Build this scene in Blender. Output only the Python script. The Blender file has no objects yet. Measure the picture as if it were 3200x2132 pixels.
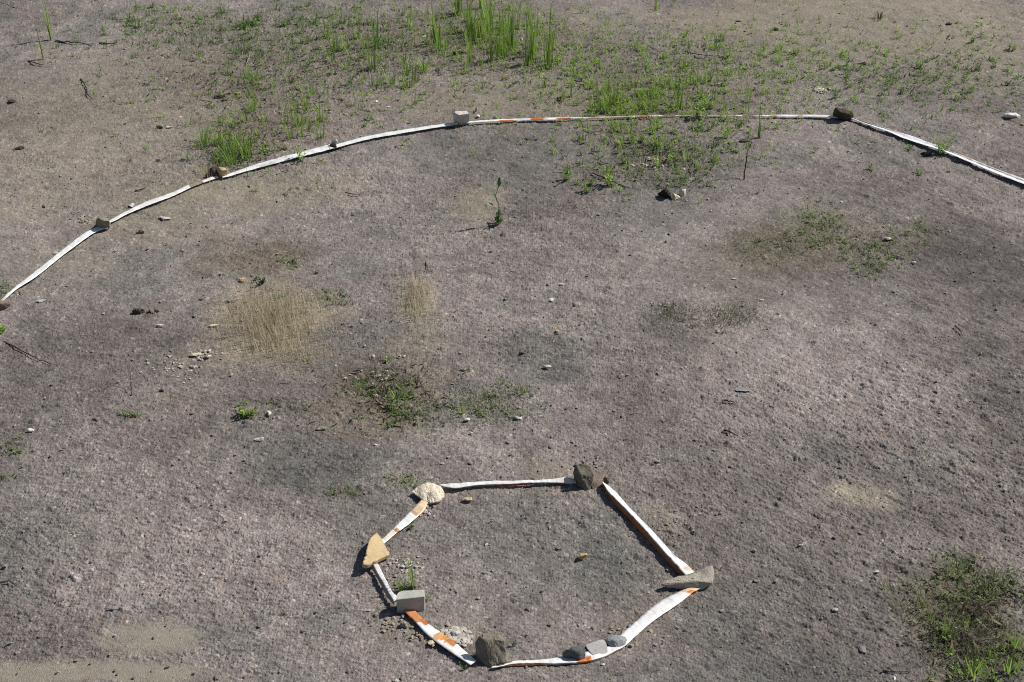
import bpy, bmesh, math, random
import numpy as np
from mathutils import Vector

S = bpy.context.scene
COL = S.collection
# ------------------------------------------------------------------ camera
CAM_H, PITCH, FPX = 3.2, math.radians(35.0), 4000.0      # metres, depression, focal length in photo pixels
PW, PH = 3200.0, 2132.0
cam = bpy.data.cameras.new('camera'); cam_o = bpy.data.objects.new('camera', cam); COL.objects.link(cam_o)
cam_o.location = (0, 0, CAM_H); cam_o.rotation_euler = (math.pi/2 - PITCH, 0, 0)
cam.sensor_width = 36; cam.lens = FPX / PW * 36; cam.clip_end = 2000
cam.dof.use_dof = True; cam.dof.focus_distance = 5.2; cam.dof.aperture_fstop = 11
S.camera = cam_o
S.cycles.filter_width = 1.0; S.cycles.use_denoising = False
# ------------------------------------------------------------------ light
SUN_EL = math.radians(46); SUN_AZ = math.radians(70)     # azimuth clockwise from +Y: sun to the right, a little behind
w = bpy.data.worlds.new('World'); S.world = w; w.use_nodes = True
nt = w.node_tree
sky = nt.nodes.new('ShaderNodeTexSky'); sky.sky_type = 'NISHITA'; sky.sun_disc = False
sky.sun_elevation = SUN_EL; sky.sun_rotation = SUN_AZ
nt.links.new(sky.outputs[0], nt.nodes['Background'].inputs[0]); nt.nodes['Background'].inputs[1].default_value = 0.06
sl = bpy.data.lights.new('sun', 'SUN'); sl.energy = 4.8; sl.angle = math.radians(0.5); sl.color = (1, .955, .89)
so = bpy.data.objects.new('sun', sl); COL.objects.link(so)
sd = Vector((math.sin(SUN_AZ)*math.cos(SUN_EL), math.cos(SUN_AZ)*math.cos(SUN_EL), math.sin(SUN_EL)))
so.rotation_euler = sd.to_track_quat('Z', 'Y').to_euler(); so.location = sd*20
S.view_settings.view_transform = 'Standard'; S.view_settings.look = 'None'
S.view_settings.exposure = 0.2; S.view_settings.gamma = 1
# ------------------------------------------------------------------ noise
def h2(ix, iy, s):
    n = (ix.astype(np.int64)*374761393 + iy.astype(np.int64)*668265263 + s*974634777) & 0xffffffff
    n = ((n ^ (n >> 13))*1274126177) & 0xffffffff
    n = ((n ^ (n >> 15))*2246822519) & 0xffffffff
    return ((n ^ (n >> 16)) & 0xffffff)/float(0x1000000)
def vn(x, y, s):
    ix = np.floor(x); iy = np.floor(y); fx = x-ix; fy = y-iy
    u = fx*fx*fx*(fx*(fx*6-15)+10); v = fy*fy*fy*(fy*(fy*6-15)+10)
    ix = ix.astype(np.int64); iy = iy.astype(np.int64)
    a = h2(ix, iy, s); b = h2(ix+1, iy, s); c = h2(ix, iy+1, s); d = h2(ix+1, iy+1, s)
    return (a+(b-a)*u)*(1-v)+(c+(d-c)*u)*v*1.0 - .5
def fbm(x, y, s, o=3):
    r = 0; a = 1.0; f = 1.0
    for i in range(o):
        r = r + a*vn(x*f*(1 if i % 2 == 0 else .96)+i*17.3, y*f-i*9.1, s+i); a *= .5; f *= 2.03
    return r
def worley(x, y, c, s):
    gx = x/c; gy = y/c; ix = np.floor(gx).astype(np.int64); iy = np.floor(gy).astype(np.int64)
    best = np.full(gx.shape, 9.0); bid = np.zeros(gx.shape)
    for dx in (-1, 0, 1):
        for dy in (-1, 0, 1):
            jx = ix+dx; jy = iy+dy
            px = jx+.15+.7*h2(jx, jy, s); py = jy+.15+.7*h2(jx, jy, s+1)
            d = (gx-px)**2+(gy-py)**2
            m = d < best; best = np.where(m, d, best); bid = np.where(m, h2(jx, jy, s+2), bid)
    return np.sqrt(best), bid
def base_h(x, y):
    x = np.asarray(x, float); y = np.asarray(y, float)
    return .07*fbm(x/1.9+3.1, y/1.9, 11, 2) + .014*fbm(x/.42, y/.42+7, 21, 2)
# ------------------------------------------------------------------ photo pixel -> ground
SP, CP = math.sin(PITCH), math.cos(PITCH)
def un(px, py, z=0.0, terrain=True):
    """point of the ground (plus z metres) seen at photo pixel px,py"""
    px = np.asarray(px, float); py = np.asarray(py, float); z = np.asarray(z, float)+0*px
    a = (px-PW/2)/FPX; b = -(py-PH/2)/FPX; den = SP-b*CP
    zz = z.copy()
    for _ in range(7):
        t = (CAM_H-zz)/den; X = t*a; Y = t*(CP+b*SP)
        if not terrain: break
        zz = z+base_h(X, Y)
    return np.stack([X, Y, zz], -1)
def mpp(py):                                              # metres per photo pixel and depression angle at a row
    b = -(py-PH/2)/FPX; return CAM_H/(SP-b*CP)/FPX, PITCH-math.atan(b)
# ------------------------------------------------------------------ soil patches: px, py, rx, ry, kind, strength
PATCH = [
 (300,400,560,320,'tan',.62),(1560,312,420,75,'tan',.7),(1250,330,260,60,'brown',.4),(760,610,420,70,'tan',.75),(520,700,300,60,'tan',.55),(200,830,260,110,'tan',.35),
 (800,800,240,90,'brown',.7),(860,1010,210,160,'straw',.75),(1310,935,75,90,'pale',.8),(1330,1060,130,80,'tan',.7),(1000,560,250,50,'tan',.4),
 (1230,1200,240,120,'brown',.6),(1130,1290,260,90,'brown',.55),(2420,760,230,80,'olive',.65),(2330,860,170,80,'olive',.5),(2330,980,130,60,'brown',.5),(2070,985,140,60,'grey',.45),
 (3060,800,300,170,'dark',.75),(3100,1120,190,160,'dark',.35),(2706,1550,130,50,'pale',.85),(2230,1090,230,80,'tan',.35),(2950,1600,260,170,'dark',.4),
 (1020,1450,260,110,'grey',.7),(1120,1650,260,130,'grey',.4),(1650,1700,420,230,'grey',.5),(1680,1110,170,100,'grey',.65),(2560,1375,150,70,'grey',.6),(1500,640,110,70,'tan',.8),
 (300,2100,480,38,'sand',1.),(480,1990,170,60,'sand',.75),(3030,1960,230,230,'olive',.8),(3080,2060,200,160,'dark',.6),(2700,70,750,130,'tan',.95),(3000,200,360,90,'tan',.5),
 (2000,300,480,110,'brown',.4),(1500,120,420,110,'brown',.55),(800,200,500,140,'brown',.45),(2100,510,280,110,'grey',.55),(2700,560,280,80,'dark',.45),(860,400,300,110,'brown',.5),
 (1120,1040,320,60,'grey',.3),(2620,740,300,90,'brown',.5),(1990,1920,150,110,'brown',.35),(1260,1960,110,80,'tan',.5),(1430,1990,70,40,'pale',.6),(1700,1460,150,40,'tan',.5),(1620,1530,280,25,'tan',.5),
 (2050,1640,120,110,'tan',.35),(1900,2110,500,90,'grey',.4),(2500,2080,300,110,'grey',.5),(640,1720,450,230,'mauve',.7),(2550,1130,520,260,'mauve',.7),(1500,780,420,130,'mauve',.5),(1950,900,380,160,'mauve',.4),(250,1450,380,170,'mauve',.4),(2700,1250,420,150,'mauve',.45),(1560,740,500,90,'mauve',.35),(600,1130,220,60,'tan',.35),(560,1260,170,50,'brown',.35),
]
PCOL = dict(tan=(.226,.201,.160), brown=(.155,.131,.103), straw=(.28,.24,.175), pale=(.29,.26,.205), olive=(.125,.112,.08),
            grey=(.112,.112,.103), dark=(.106,.092,.088), sand=(.245,.22,.178), mauve=(.258,.227,.211))
def ell(x, y, p, warp):
    c = un(p[0], p[1]); k, a = mpp(p[1])
    dx = (x-c[0]+warp[0]*p[2]*k)/(p[2]*k); dy = (y-c[1]+warp[1]*p[3]*k/math.sin(a))/(p[3]*k/math.sin(a))
    return dx*dx+dy*dy
# weedy places: px, py, rx, ry, weight (sprouts), hmin, hmax (m), palette
WEED = [
 (2050,230,640,170,.8,.012,.05,0),(780,170,520,130,.6,.012,.05,1),(2900,220,360,130,.7,.012,.04,1),(1420,160,420,150,.6,.015,.06,0),(2500,120,600,90,.3,.012,.04,0),(860,320,330,130,.45,.012,.05,0),(620,70,330,40,.9,.01,.035,1),(560,110,260,20,.6,.01,.03,1),
 (640,90,300,60,1.1,.015,.05,1),(860,150,170,80,1.1,.02,.06,1),(520,55,160,50,.8,.02,.07,0),(1000,60,170,60,1.0,.02,.06,1),(900,280,260,90,.55,.02,.06,0),
 (770,440,150,80,1.0,.02,.08,0),(720,490,90,40,3.,.03,.09,1),(1180,150,150,110,1.0,.03,.12,1),(1420,110,260,120,.8,.02,.12,0),(1560,90,240,110,1.1,.03,.14,0),
 (1850,230,260,120,1.0,.02,.08,0),(1930,310,130,60,3.2,.02,.08,0),(2150,330,240,60,1.6,.02,.08,0),(2280,200,330,120,1.1,.02,.06,0),(2520,240,280,90,.7,.02,.05,0),(2950,240,270,80,.9,.015,.05,1),(3050,150,180,90,.4,.015,.05,0),
 (2650,330,240,60,.5,.015,.04,1),(1960,430,200,60,1.1,.02,.08,0),(2080,500,190,80,1.3,.02,.07,1),(2200,440,200,70,.7,.02,.06,0),(1850,550,120,50,.5,.015,.05,0),(2110,560,80,50,1.2,.02,.05,2),
 (2560,690,75,50,3.,.012,.035,1),(2560,740,80,30,3.,.012,.035,1),(2730,790,100,40,2.6,.012,.04,1),(2730,835,60,30,2.,.012,.04,1),(2880,715,40,30,2.,.02,.04,1),(2420,770,110,40,.5,.01,.025,2),
 (2085,975,70,30,.6,.015,.04,2),(1150,1215,70,25,3.,.015,.05,1),(1250,1230,60,40,3,.015,.05,1),(1240,1280,90,35,2.2,.015,.05,1),(1280,1315,110,30,1.6,.012,.04,1),(1530,1260,100,50,1.8,.012,.04,1),(1600,1215,50,30,1.4,.015,.04,1),(1400,1290,100,40,.8,.012,.03,2),
 (960,1130,60,40,.6,.015,.03,1),(930,820,38,14,3.,.015,.04,1),(1020,925,60,22,2.5,.015,.04,1),(900,950,70,40,.5,.015,.03,1),(775,1292,36,18,4.,.015,.04,1),(410,1298,38,12,3.5,.012,.03,1),(890,1265,70,22,1.,.012,.03,2),
 (1065,1540,45,20,2.2,.012,.03,1),(1280,1508,60,22,2.6,.012,.04,1),(30,1395,40,30,1.6,.012,.03,1),(12,1492,26,12,3,.012,.03,1),(20,905,40,18,3,.012,.04,1),(110,500,50,16,.8,.012,.03,1),
 (2950,1880,110,130,.6,.02,.06,1),(3120,1840,100,50,1.6,.02,.06,1),(2990,1790,70,45,1.,.02,.06,1),(2960,2000,90,70,1.2,.02,.06,0),(3060,2100,120,50,1.6,.02,.07,0),(3160,2050,60,100,1.2,.02,.07,0),(1290,1860,60,40,1.,.012,.03,1),
 (960,590,70,30,.6,.01,.02,2),(2750,440,120,30,.5,.012,.03,1),(1740,1290,0.1,0.1,0,.01,.02,1),
]
# ------------------------------------------------------------------ tagging and mesh helpers
def tag(o, label=None, cat=None, group=None, kind=None):
    if label: o['label'] = label
    if cat: o['category'] = cat
    if group: o['group'] = group
    if kind: o['kind'] = kind
    return o
def link(name, me, mat=None, parent=None):
    if mat is not None and not me.materials: me.materials.append(mat)
    o = bpy.data.objects.new(name, me); COL.objects.link(o)
    if parent is not None: o.parent = parent
    return o
def np_mesh(name, V, F, C=None, smooth=False):
    """V (n,3), F (m,k) equal-length faces, C (n,3) vertex colours"""
    V = np.asarray(V, np.float32); F = np.asarray(F, np.int32); k = F.shape[1]
    me = bpy.data.meshes.new(name); me.vertices.add(len(V)); me.vertices.foreach_set('co', V.ravel())
    me.loops.add(F.size); me.loops.foreach_set('vertex_index', F.ravel())
    me.polygons.add(len(F)); me.polygons.foreach_set('loop_start', np.arange(0, F.size, k, dtype=np.int32))
    try: me.polygons.foreach_set('loop_total', np.full(len(F), k, np.int32))
    except Exception: pass
    me.polygons.foreach_set('use_smooth', np.full(len(F), smooth, bool))
    if C is not None:
        at = me.color_attributes.new('tint', 'FLOAT_COLOR', 'POINT')
        at.data.foreach_set('color', np.c_[np.asarray(C, np.float32), np.ones(len(V), np.float32)].astype(np.float32).ravel())
    me.update(calc_edges=True); me.validate()
    return me
# ------------------------------------------------------------------ materials
def new_mat(name):
    m = bpy.data.materials.new(name); m.use_nodes = True; t = m.node_tree
    return m, t, t.nodes['Principled BSDF']
def N(t, kind, **kw):
    n = t.nodes.new(kind)
    for k, v in kw.items():
        if isinstance(v, (int, float, tuple)) and k in n.inputs: n.inputs[k].default_value = v
        else: setattr(n, k, v)
    return n
def mul(t, a, b):
    m = t.nodes.new('ShaderNodeMix'); m.data_type = 'RGBA'; m.blend_type = 'MULTIPLY'; m.inputs[0].default_value = 1
    t.links.new(a, m.inputs[6]); t.links.new(b, m.inputs[7]); return m.outputs[2]
def grain(t, scale, lo, hi, detail=3.0, coord='Object'):
    tc = N(t, 'ShaderNodeTexCoord'); n = N(t, 'ShaderNodeTexNoise'); n.inputs['Scale'].default_value = scale; n.inputs['Detail'].default_value = detail
    t.links.new(tc.outputs[coord], n.inputs['Vector'])
    r = N(t, 'ShaderNodeMapRange'); r.inputs[1].default_value = .3; r.inputs[2].default_value = .7; r.inputs[3].default_value = lo; r.inputs[4].default_value = hi
    t.links.new(n.outputs[0], r.inputs[0]); return r.outputs[0], n.outputs[0]
def tint_mat(name, rough=.9, gscale=300, lo=.8, hi=1.2, bump=.0, spec=.2):
    m, t, b = new_mat(name)
    a = N(t, 'ShaderNodeAttribute', attribute_name='tint')
    g, raw = grain(t, gscale, lo, hi)
    t.links.new(mul(t, a.outputs['Color'], g), b.inputs['Base Color']); b.inputs['Roughness'].default_value = rough
    b.inputs['Specular IOR Level'].default_value = spec
    if bump:
        bp = N(t, 'ShaderNodeBump'); bp.inputs['Strength'].default_value = bump; bp.inputs['Distance'].default_value = .004
        t.links.new(raw, bp.inputs['Height']); t.links.new(bp.outputs[0], b.inputs['Normal'])
    return m
M_GROUND = tint_mat('gravelly_soil', .95, 300, .8, 1.2, .9, .1)
M_PEB = tint_mat('pebble_stone', .9, 500, .85, 1.15, 0)
def tape_material():
    m, t, b = new_mat('plastic_tape')
    a = N(t, 'ShaderNodeAttribute', attribute_name='tint'); g, raw = grain(t, 24, .74, 1.06, 6); g2, raw2 = grain(t, 160, .9, 1.04, 3)
    t.links.new(mul(t, mul(t, a.outputs['Color'], g), g2), b.inputs['Base Color']); b.inputs['Roughness'].default_value = .45
    b.inputs['Specular IOR Level'].default_value = .35
    bp = N(t, 'ShaderNodeBump'); bp.inputs['Strength'].default_value = .25; bp.inputs['Distance'].default_value = .004
    t.links.new(raw, bp.inputs['Height']); t.links.new(bp.outputs[0], b.inputs['Normal'])
    return m
M_TAPE = tape_material()
def leaf_material(name, tr=.42):
    m, t, b = new_mat(name); a = N(t, 'ShaderNodeAttribute', attribute_name='tint')
    oi = N(t, 'ShaderNodeObjectInfo'); r = N(t, 'ShaderNodeMapRange'); r.inputs[3].default_value = .75; r.inputs[4].default_value = 1.25
    t.links.new(oi.outputs['Random'], r.inputs[0]); c = mul(t, a.outputs['Color'], r.outputs[0])
    t.links.new(c, b.inputs['Base Color']); b.inputs['Roughness'].default_value = .6; b.inputs['Specular IOR Level'].default_value = .25
    tl = N(t, 'ShaderNodeBsdfTranslucent'); t.links.new(c, tl.inputs[0]); mx = N(t, 'ShaderNodeMixShader'); mx.inputs[0].default_value = tr
    t.links.new(b.outputs[0], mx.inputs[1]); t.links.new(tl.outputs[0], mx.inputs[2]); t.links.new(mx.outputs[0], t.nodes['Material Output'].inputs[0])
    return m
M_LEAF = leaf_material('leaf'); M_DRY = leaf_material('dry_leaf', .45)
def stone_mat(name, c1, c2, scale=22, bump=.9, spot=None):
    m, t, b = new_mat(name)
    g, raw = grain(t, scale, 0, 1, 8); mx = N(t, 'ShaderNodeMix'); mx.data_type = 'RGBA'
    t.links.new(g, mx.inputs[0]); mx.inputs[6].default_value = (*c1, 1); mx.inputs[7].default_value = (*c2, 1)
    g2, raw2 = grain(t, scale*9, .8, 1.14, 4)
    col = mul(t, mx.outputs[2], g2)
    t.links.new(col, b.inputs['Base Color']); b.inputs['Roughness'].default_value = .92; b.inputs['Specular IOR Level'].default_value = .2
    bp = N(t, 'ShaderNodeBump'); bp.inputs['Strength'].default_value = bump; bp.inputs['Distance'].default_value = .004
    ad = N(t, 'ShaderNodeMath', operation='ADD'); t.links.new(raw, ad.inputs[0]); t.links.new(raw2, ad.inputs[1])
    t.links.new(ad.outputs[0], bp.inputs['Height']); t.links.new(bp.outputs[0], b.inputs['Normal'])
    return m
# ------------------------------------------------------------------ ground
def weed_map(x, y):
    d = np.zeros(x.shape)
    for p in WEED:
        if p[4] <= 0: continue
        e = ell(x, y, p, (0, 0)); d = np.maximum(d, min(p[4], 1.5)/1.5*np.exp(-e*.9))
    return d
def build_ground():
    NC, NR = 1900, 1350
    s = np.linspace(-.475, .475, NC); ext = .475+np.cumsum(.006*1.34**np.arange(24)); s = np.r_[-ext[::-1], s, ext]
    # rows follow the depression angle so that near soil is meshed finer than far soil
    b = np.linspace(1180, -1140, NR)/FPX*1.0
    ymid = CAM_H*(CP+(-b)*SP)/(SP-(-b)*CP)
    near = ymid[0]-np.cumsum(.006*1.3**np.arange(26)); far = ymid[-1]+np.cumsum(.03*1.28**np.arange(34))
    yy = np.r_[near[::-1], ymid, far]
    wd = np.maximum(yy*CP+CAM_H*SP, 3.4)
    X = s[None, :]*wd[:, None]; Y = np.repeat(yy[:, None], len(s), 1)
    rj = np.random.default_rng(3); dY = np.gradient(yy)[:, None]; dX = np.gradient(s)[None, :]*wd[:, None]
    X = X+dX*rj.uniform(-.42, .42, X.shape); Y = Y+dY*rj.uniform(-.42, .42, X.shape)
    x = X.ravel(); y = Y.ravel()
    core = (np.abs(x) < 7) & (y > 1.5) & (y < 13)
    z = base_h(x, y); C = np.empty((len(x), 3)); C[:] = (.200, .175, .162)
    xc = x[core]; yc = y[core]
    warp = (.45*fbm(xc/.22, yc/.22, 51, 3), .45*fbm(xc/.22, yc/.22, 61, 3))
    # colour of the soil itself
    f1 = fbm(xc/.9, yc/.9, 31, 4); f2 = fbm(xc/.35, yc/.35, 41, 4); f3 = fbm(xc/.06, yc/.06, 71, 3)
    c = np.empty((len(xc), 3)); c[:] = (.200, .175, .162)
    c *= (1+.42*f1+.26*f2)[:, None]
    gm = np.clip((f2-.12)*3.2, 0, 1)[:, None]*.55; c = c*(1-gm)+np.array((.118, .118, .106))*gm
    smooth = np.zeros(len(xc))
    for p in PATCH:
        e = ell(xc, yc, p, warp)
        m = p[5]*np.clip((1.45-e)/1.3, 0, 1)
        m = m*m*(3-2*m)
        m = np.clip(m*(1+.5*f2), 0, 1)
        c = c*(1-m[:, None])+np.array(PCOL[p[4]])*m[:, None]
        if p[4] == 'sand': smooth = np.maximum(smooth, m)
        if p[4] in ('pale', 'straw', 'tan'): smooth = np.maximum(smooth, m*.45)
    wm = weed_map(xc, yc)
    mo = np.clip(wm*1.2-.15+f3*.5, 0, 1)[:, None]*.45
    c = c*(1-mo)+np.array((.105, .108, .062))*mo
    # relief: clods, stones, fine grit
    rough = (1-.85*smooth)*(.75+.9*np.clip(fbm(xc/1.3, yc/1.3, 81, 2)+.35, 0, 1)+.8*wm)
    w1, i1 = worley(xc*.72+.004*f3, yc, .0072, 101); w2, i2 = worley(xc*.75+.008*f3, yc, .015, 111); w3, i3 = worley(xc*.8, yc+.01*f3, .055, 121)
    d1 = np.clip(1-(w1/.6)**2, 0, 1)*(.25+i1)*.0030
    d2 = np.where(i2 > .5, np.clip(1-(w2/.5)**2, 0, 1)*(i2-.3)*.0040, 0)
    d3 = np.where(i3 > .95, np.clip(1-(w3/.3)**2, 0, 1)*.007, 0)
    rot = np.clip((xc+.35*(5-yc)-.2)/1.6+.5*fbm(xc/.8, yc/.8, 171, 2), 0, 1)     # raked grain turns diagonal on the right
    ca, sa = math.cos(.62), math.sin(.62); ur = xc*ca-yc*sa; vr = xc*sa+yc*ca
    g0 = .0085*fbm(xc/.13, yc/.05, 131, 4)+.0046*fbm(xc/.020, yc/.0080, 151, 2)
    g1 = .0085*fbm(ur/.12, vr/.045, 132, 4)+.0046*fbm(ur/.020, vr/.0080, 152, 2)
    d4 = g0*(1-rot)+g1*rot
    crack = fbm(xc/.16, yc/.07, 141, 4)
    pit = -np.clip(.022-np.abs(crack), 0, 1)*.18*(fbm(xc/.3, yc/.3, 161, 2) > .08)
    cm = np.clip(wm*.9, 0, 1)
    for q in [(2850,480,520,230),(2550,1650,500,330),(620,300,400,130),(300,620,420,120),(1750,1700,380,220),(2950,1300,400,300)]:
        cm = np.maximum(cm, .75*np.exp(-ell(xc, yc, q, warp)*.9))
    w5, i5 = worley(xc*.6+.02*f3, yc+.02*f2, .030, 181)
    d5 = np.where(i5 > .55, np.clip(1-(w5/.5)**2, 0, 1)*(i5-.35)*.013, 0)*cm+.006*cm*np.clip(fbm(xc/.11, yc/.045, 191, 3), -.6, .6)
    zz = (d1+d2+d3+d4+pit)*rough*.92+d5*(1-smooth)
    z[core] += zz-.004
    t1 = .78+.43*i1; t1 = np.where(i1 > .975, 1.6, t1); t1 = np.where(i1 < .04, .62, t1)
    t2 = np.where((i2 > .45) & (w2 < .42), .85+.35*((i2*37.7) % 1), 1.); t2 = np.where((i2 > .988) & (w2 < .4), 1.7, t2)
    t3 = np.where((i3 > .95) & (w3 < .26), .9+.4*((i3*91.3) % 1), 1.)
    tt = 1+(t1*t2*t3*(1+.35*f3)-1)*(1-.75*smooth)
    c *= tt[:, None]
    hue = ((i1*53.7) % 1-.5)*.10*(1-smooth); c[:, 0] *= 1+hue; c[:, 2] *= 1-hue
    C[core] = np.clip(c, .02, .6)
    n = len(s); r = len(yy); I = np.arange(n*r).reshape(r, n)
    F = np.stack([I[:-1, :-1], I[:-1, 1:], I[1:, 1:], I[1:, :-1]], -1).reshape(-1, 4)
    me = np_mesh('ground', np.c_[x, y, z], F, C, True)
    return tag(link('ground', me, M_GROUND), kind='structure')
build_ground()
# ------------------------------------------------------------------ stones
def rough_hull(name, pts, mat, size, cuts=8, relax=2, amp=.045, seed=0, origin=None):
    pts = np.asarray(pts, float); o = pts.mean(0) if origin is None else np.asarray(origin); o = o.copy(); o[2] = pts[:, 2].min()
    bm = bmesh.new()
    for p in pts-o: bm.verts.new(p)
    r = bmesh.ops.convex_hull(bm, input=bm.verts)
    bmesh.ops.delete(bm, geom=[v for v in bm.verts if not v.link_faces], context='VERTS')
    bmesh.ops.triangulate(bm, faces=bm.faces)
    bmesh.ops.subdivide_edges(bm, edges=bm.edges, cuts=cuts, use_grid_fill=True)
    for _ in range(relax): bmesh.ops.smooth_vert(bm, verts=bm.verts, factor=.5, use_axis_x=True, use_axis_y=True, use_axis_z=True)
    bm.normal_update()
    co = np.array([v.co for v in bm.verts])/size
    d = fbm(co[:, 0]*2.6+seed*3.7+co[:, 2]*1.7, co[:, 1]*2.6-co[:, 2]*2.1+seed, 200+seed, 4)*amp*size*2 + fbm(co[:, 0]*11+co[:, 2]*7+seed, co[:, 1]*11-co[:, 2]*9, 300+seed, 2)*amp*size*.5
    rg = np.abs(fbm(co[:, 0]*3.1+co[:, 2]*2.3+seed*1.3, co[:, 1]*3.1-co[:, 2]*1.9+seed, 250+seed, 3)); d -= np.clip(.05-rg, 0, 1)/.05*amp*size*.55
    for v, q in zip(bm.verts, d): v.co += v.normal*float(q)
    for f in bm.faces: f.smooth = True
    me = bpy.data.meshes.new(name); bm.to_mesh(me); bm.free()
    try: me.set_sharp_from_angle(angle=math.radians(24))
    except Exception: pass
    ob = link(name, me, mat); ob.location = o
    return ob
def stone(name, verts, mat, label, cat='stone', group=None, sink=.006, **kw):
    """verts: (px, py, height cm) as seen in the photo"""
    v = np.array(verts, float); P = un(v[:, 0], v[:, 1], v[:, 2]/100.)
    P[v[:, 2] <= 0, 2] -= sink
    size = float(np.ptp(P, 0).max())
    return tag(rough_hull(name, P, mat, size, **kw), label, cat, group)
SM = {}
def smat(key):
    pal = dict(pale=((.58,.50,.38),(.72,.64,.51)), yellow=((.40,.30,.165),(.50,.39,.225)), brick=((.36,.352,.318),(.43,.42,.385)), dark=((.075,.07,.06),(.125,.115,.095)),
        darkgrey=((.085,.09,.092),(.15,.155,.155)), slab=((.30,.29,.275),(.38,.37,.35)), greyround=((.20,.215,.215),(.30,.315,.31)), wedge=((.29,.262,.212),(.40,.365,.305)),
        olive=((.12,.108,.085),(.19,.17,.135)), bulk=((.165,.143,.11),(.255,.222,.172)), brown=((.16,.125,.095),(.24,.19,.15)), red=((.20,.11,.08),(.28,.17,.13)), block=((.20,.175,.135),(.28,.25,.195)),
        tan=((.46,.34,.19),(.56,.42,.26)), black=((.02,.019,.018),(.04,.037,.034)), beige=((.52,.47,.41),(.64,.59,.53)), white=((.62,.61,.58),(.78,.77,.74)), umber=((.05,.04,.03),(.09,.072,.052)),
        cream=((.5,.42,.28),(.66,.58,.42)), mid=((.22,.2,.19),(.3,.28,.265)), rust=((.22,.1,.05),(.3,.15,.08)), chalk=((.45,.42,.39),(.58,.55,.51)), ochre=((.42,.28,.12),(.54,.4,.2)))
    if key not in SM: SM[key] = stone_mat(key+'_stone', *pal[key], bump={'brick': .25, 'yellow': .35, 'slab': .4}.get(key, .9))
    return SM[key]
R1 = 'stones holding down the small tape ring'; R2 = 'stones holding down the big tape arc'
stone('stone', [(1284,1535,1.8),(1300,1520,2.4),(1325,1509,3),(1355,1506,3.2),(1378,1519,3),(1388,1537,2.4),(1386,1552,1.8),(1366,1568,1.5),(1345,1573,1.5),(1322,1563,1.8),(1300,1549,1.9),(1330,1535,3.5),(1350,1535,3.6),(1300,1548,0),(1322,1570,0),(1345,1578,0),(1370,1572,0),(1388,1554,0),(1385,1535,0)],
      smat('pale'), 'pale cream rounded stone at the upper left corner of the small tape ring', group=R1, amp=.035, seed=1)
stone('stone', [(1790,1475,4),(1800,1452,7),(1815,1448,8),(1835,1450,8),(1847,1456,7.6),(1857,1478,5.6),(1854,1500,3.5),(1848,1532,0),(1830,1533,0),(1806,1522,0),(1795,1510,0),(1794,1490,2),(1812,1480,7),(1840,1490,5.5),(1850,1500,0),(1800,1492,0)],
      smat('olive'), 'dark olive brown stone at the upper right corner of the small tape ring', group=R1, amp=.05, seed=2)
stone('stone', [(1850,1485,3),(1862,1480,3.2),(1882,1483,3),(1884,1500,2),(1880,1515,1),(1872,1530,0),(1850,1533,0),(1848,1510,2),(1888,1510,0),(1852,1500,0)],
      smat('brown'), 'flat light brown stone leaning on the right side of the dark olive stone', group=R1, amp=.04, seed=3)
stone('stone', [(1884,1492,1.6),(1892,1488,2.2),(1900,1495,2),(1905,1508,1),(1902,1513,0),(1886,1509,0),(1885,1500,0),(1895,1500,0)],
      smat('red'), 'small reddish pebble beside the tip of the diagonal tape', cat='pebble', cuts=3, amp=.04, seed=4)
# wedge shaped slab on the right
stone('stone', [(2058,1826,2.2),(2072,1819,2.5),(2100,1808,2.9),(2150,1794,3.5),(2190,1782,3.9),(2216,1768,4.1),(2227,1763,4.3),(2231,1790,3.8),(2229,1822,3),(2066,1829,2),(2120,1820,2.9),(2155,1816,3.5),(2180,1814,3.9),(2205,1818,3.7),(2185,1847,0),(2140,1843,.3),(2100,1838,.8),(2072,1832,1.5),(2220,1838,.1),(2180,1815,0),(2228,1815,0)],
      smat('wedge'), 'grey wedge shaped slab tapering to a point on its left, right corner of small ring', group=R1, amp=.03, seed=5)
stone('stone', [(1889,1996,1.6),(1895,1984,2),(1915,1981,2.4),(1940,1983,2.6),(1956,1988,2.2),(1961,1998,1.8),(1955,2010,1.3),(1940,2020,1.),(1925,2024,.9),(1908,2016,1.1),(1893,2006,1.3),(1920,2002,2.8),(1900,2015,0),(1925,2030,0),(1950,2018,0),(1960,2005,0),(1900,1996,0)],
      smat('greyround'), 'small rounded blue grey stone at the lower end of the wide white tape', group=R1, amp=.03, seed=6)
stone('stone', [(1830,2015,1.2),(1850,2008,1.2),(1880,1999,1.2),(1890,2000,1.2),(1898,2025,1.2),(1900,2040,1.0),(1880,2050,.9),(1864,2058,.8),(1848,2042,1),(1836,2028,1.1),(1832,2022,0),(1864,2064,0),(1898,2046,0),(1890,2008,0)],
      smat('slab'), 'flat pale grey slab between the black grey stone and the rounded stone', group=R1, amp=.012, seed=7, relax=1)
stone('stone', [(1758,2045,2),(1765,2030,3.6),(1785,2023,4.4),(1800,2018,4.8),(1826,2013,5.2),(1828,2020,5.2),(1829,2050,1.4),(1828,2068,0),(1815,2073,0),(1795,2064,0),(1770,2056,0),(1760,2050,0),(1790,2035,4.6),(1810,2040,4.2),(1826,2050,0),(1775,2045,0)],
      smat('darkgrey'), 'charcoal grey faceted stone standing on the bottom tape', group=R1, amp=.03, seed=8)
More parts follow.
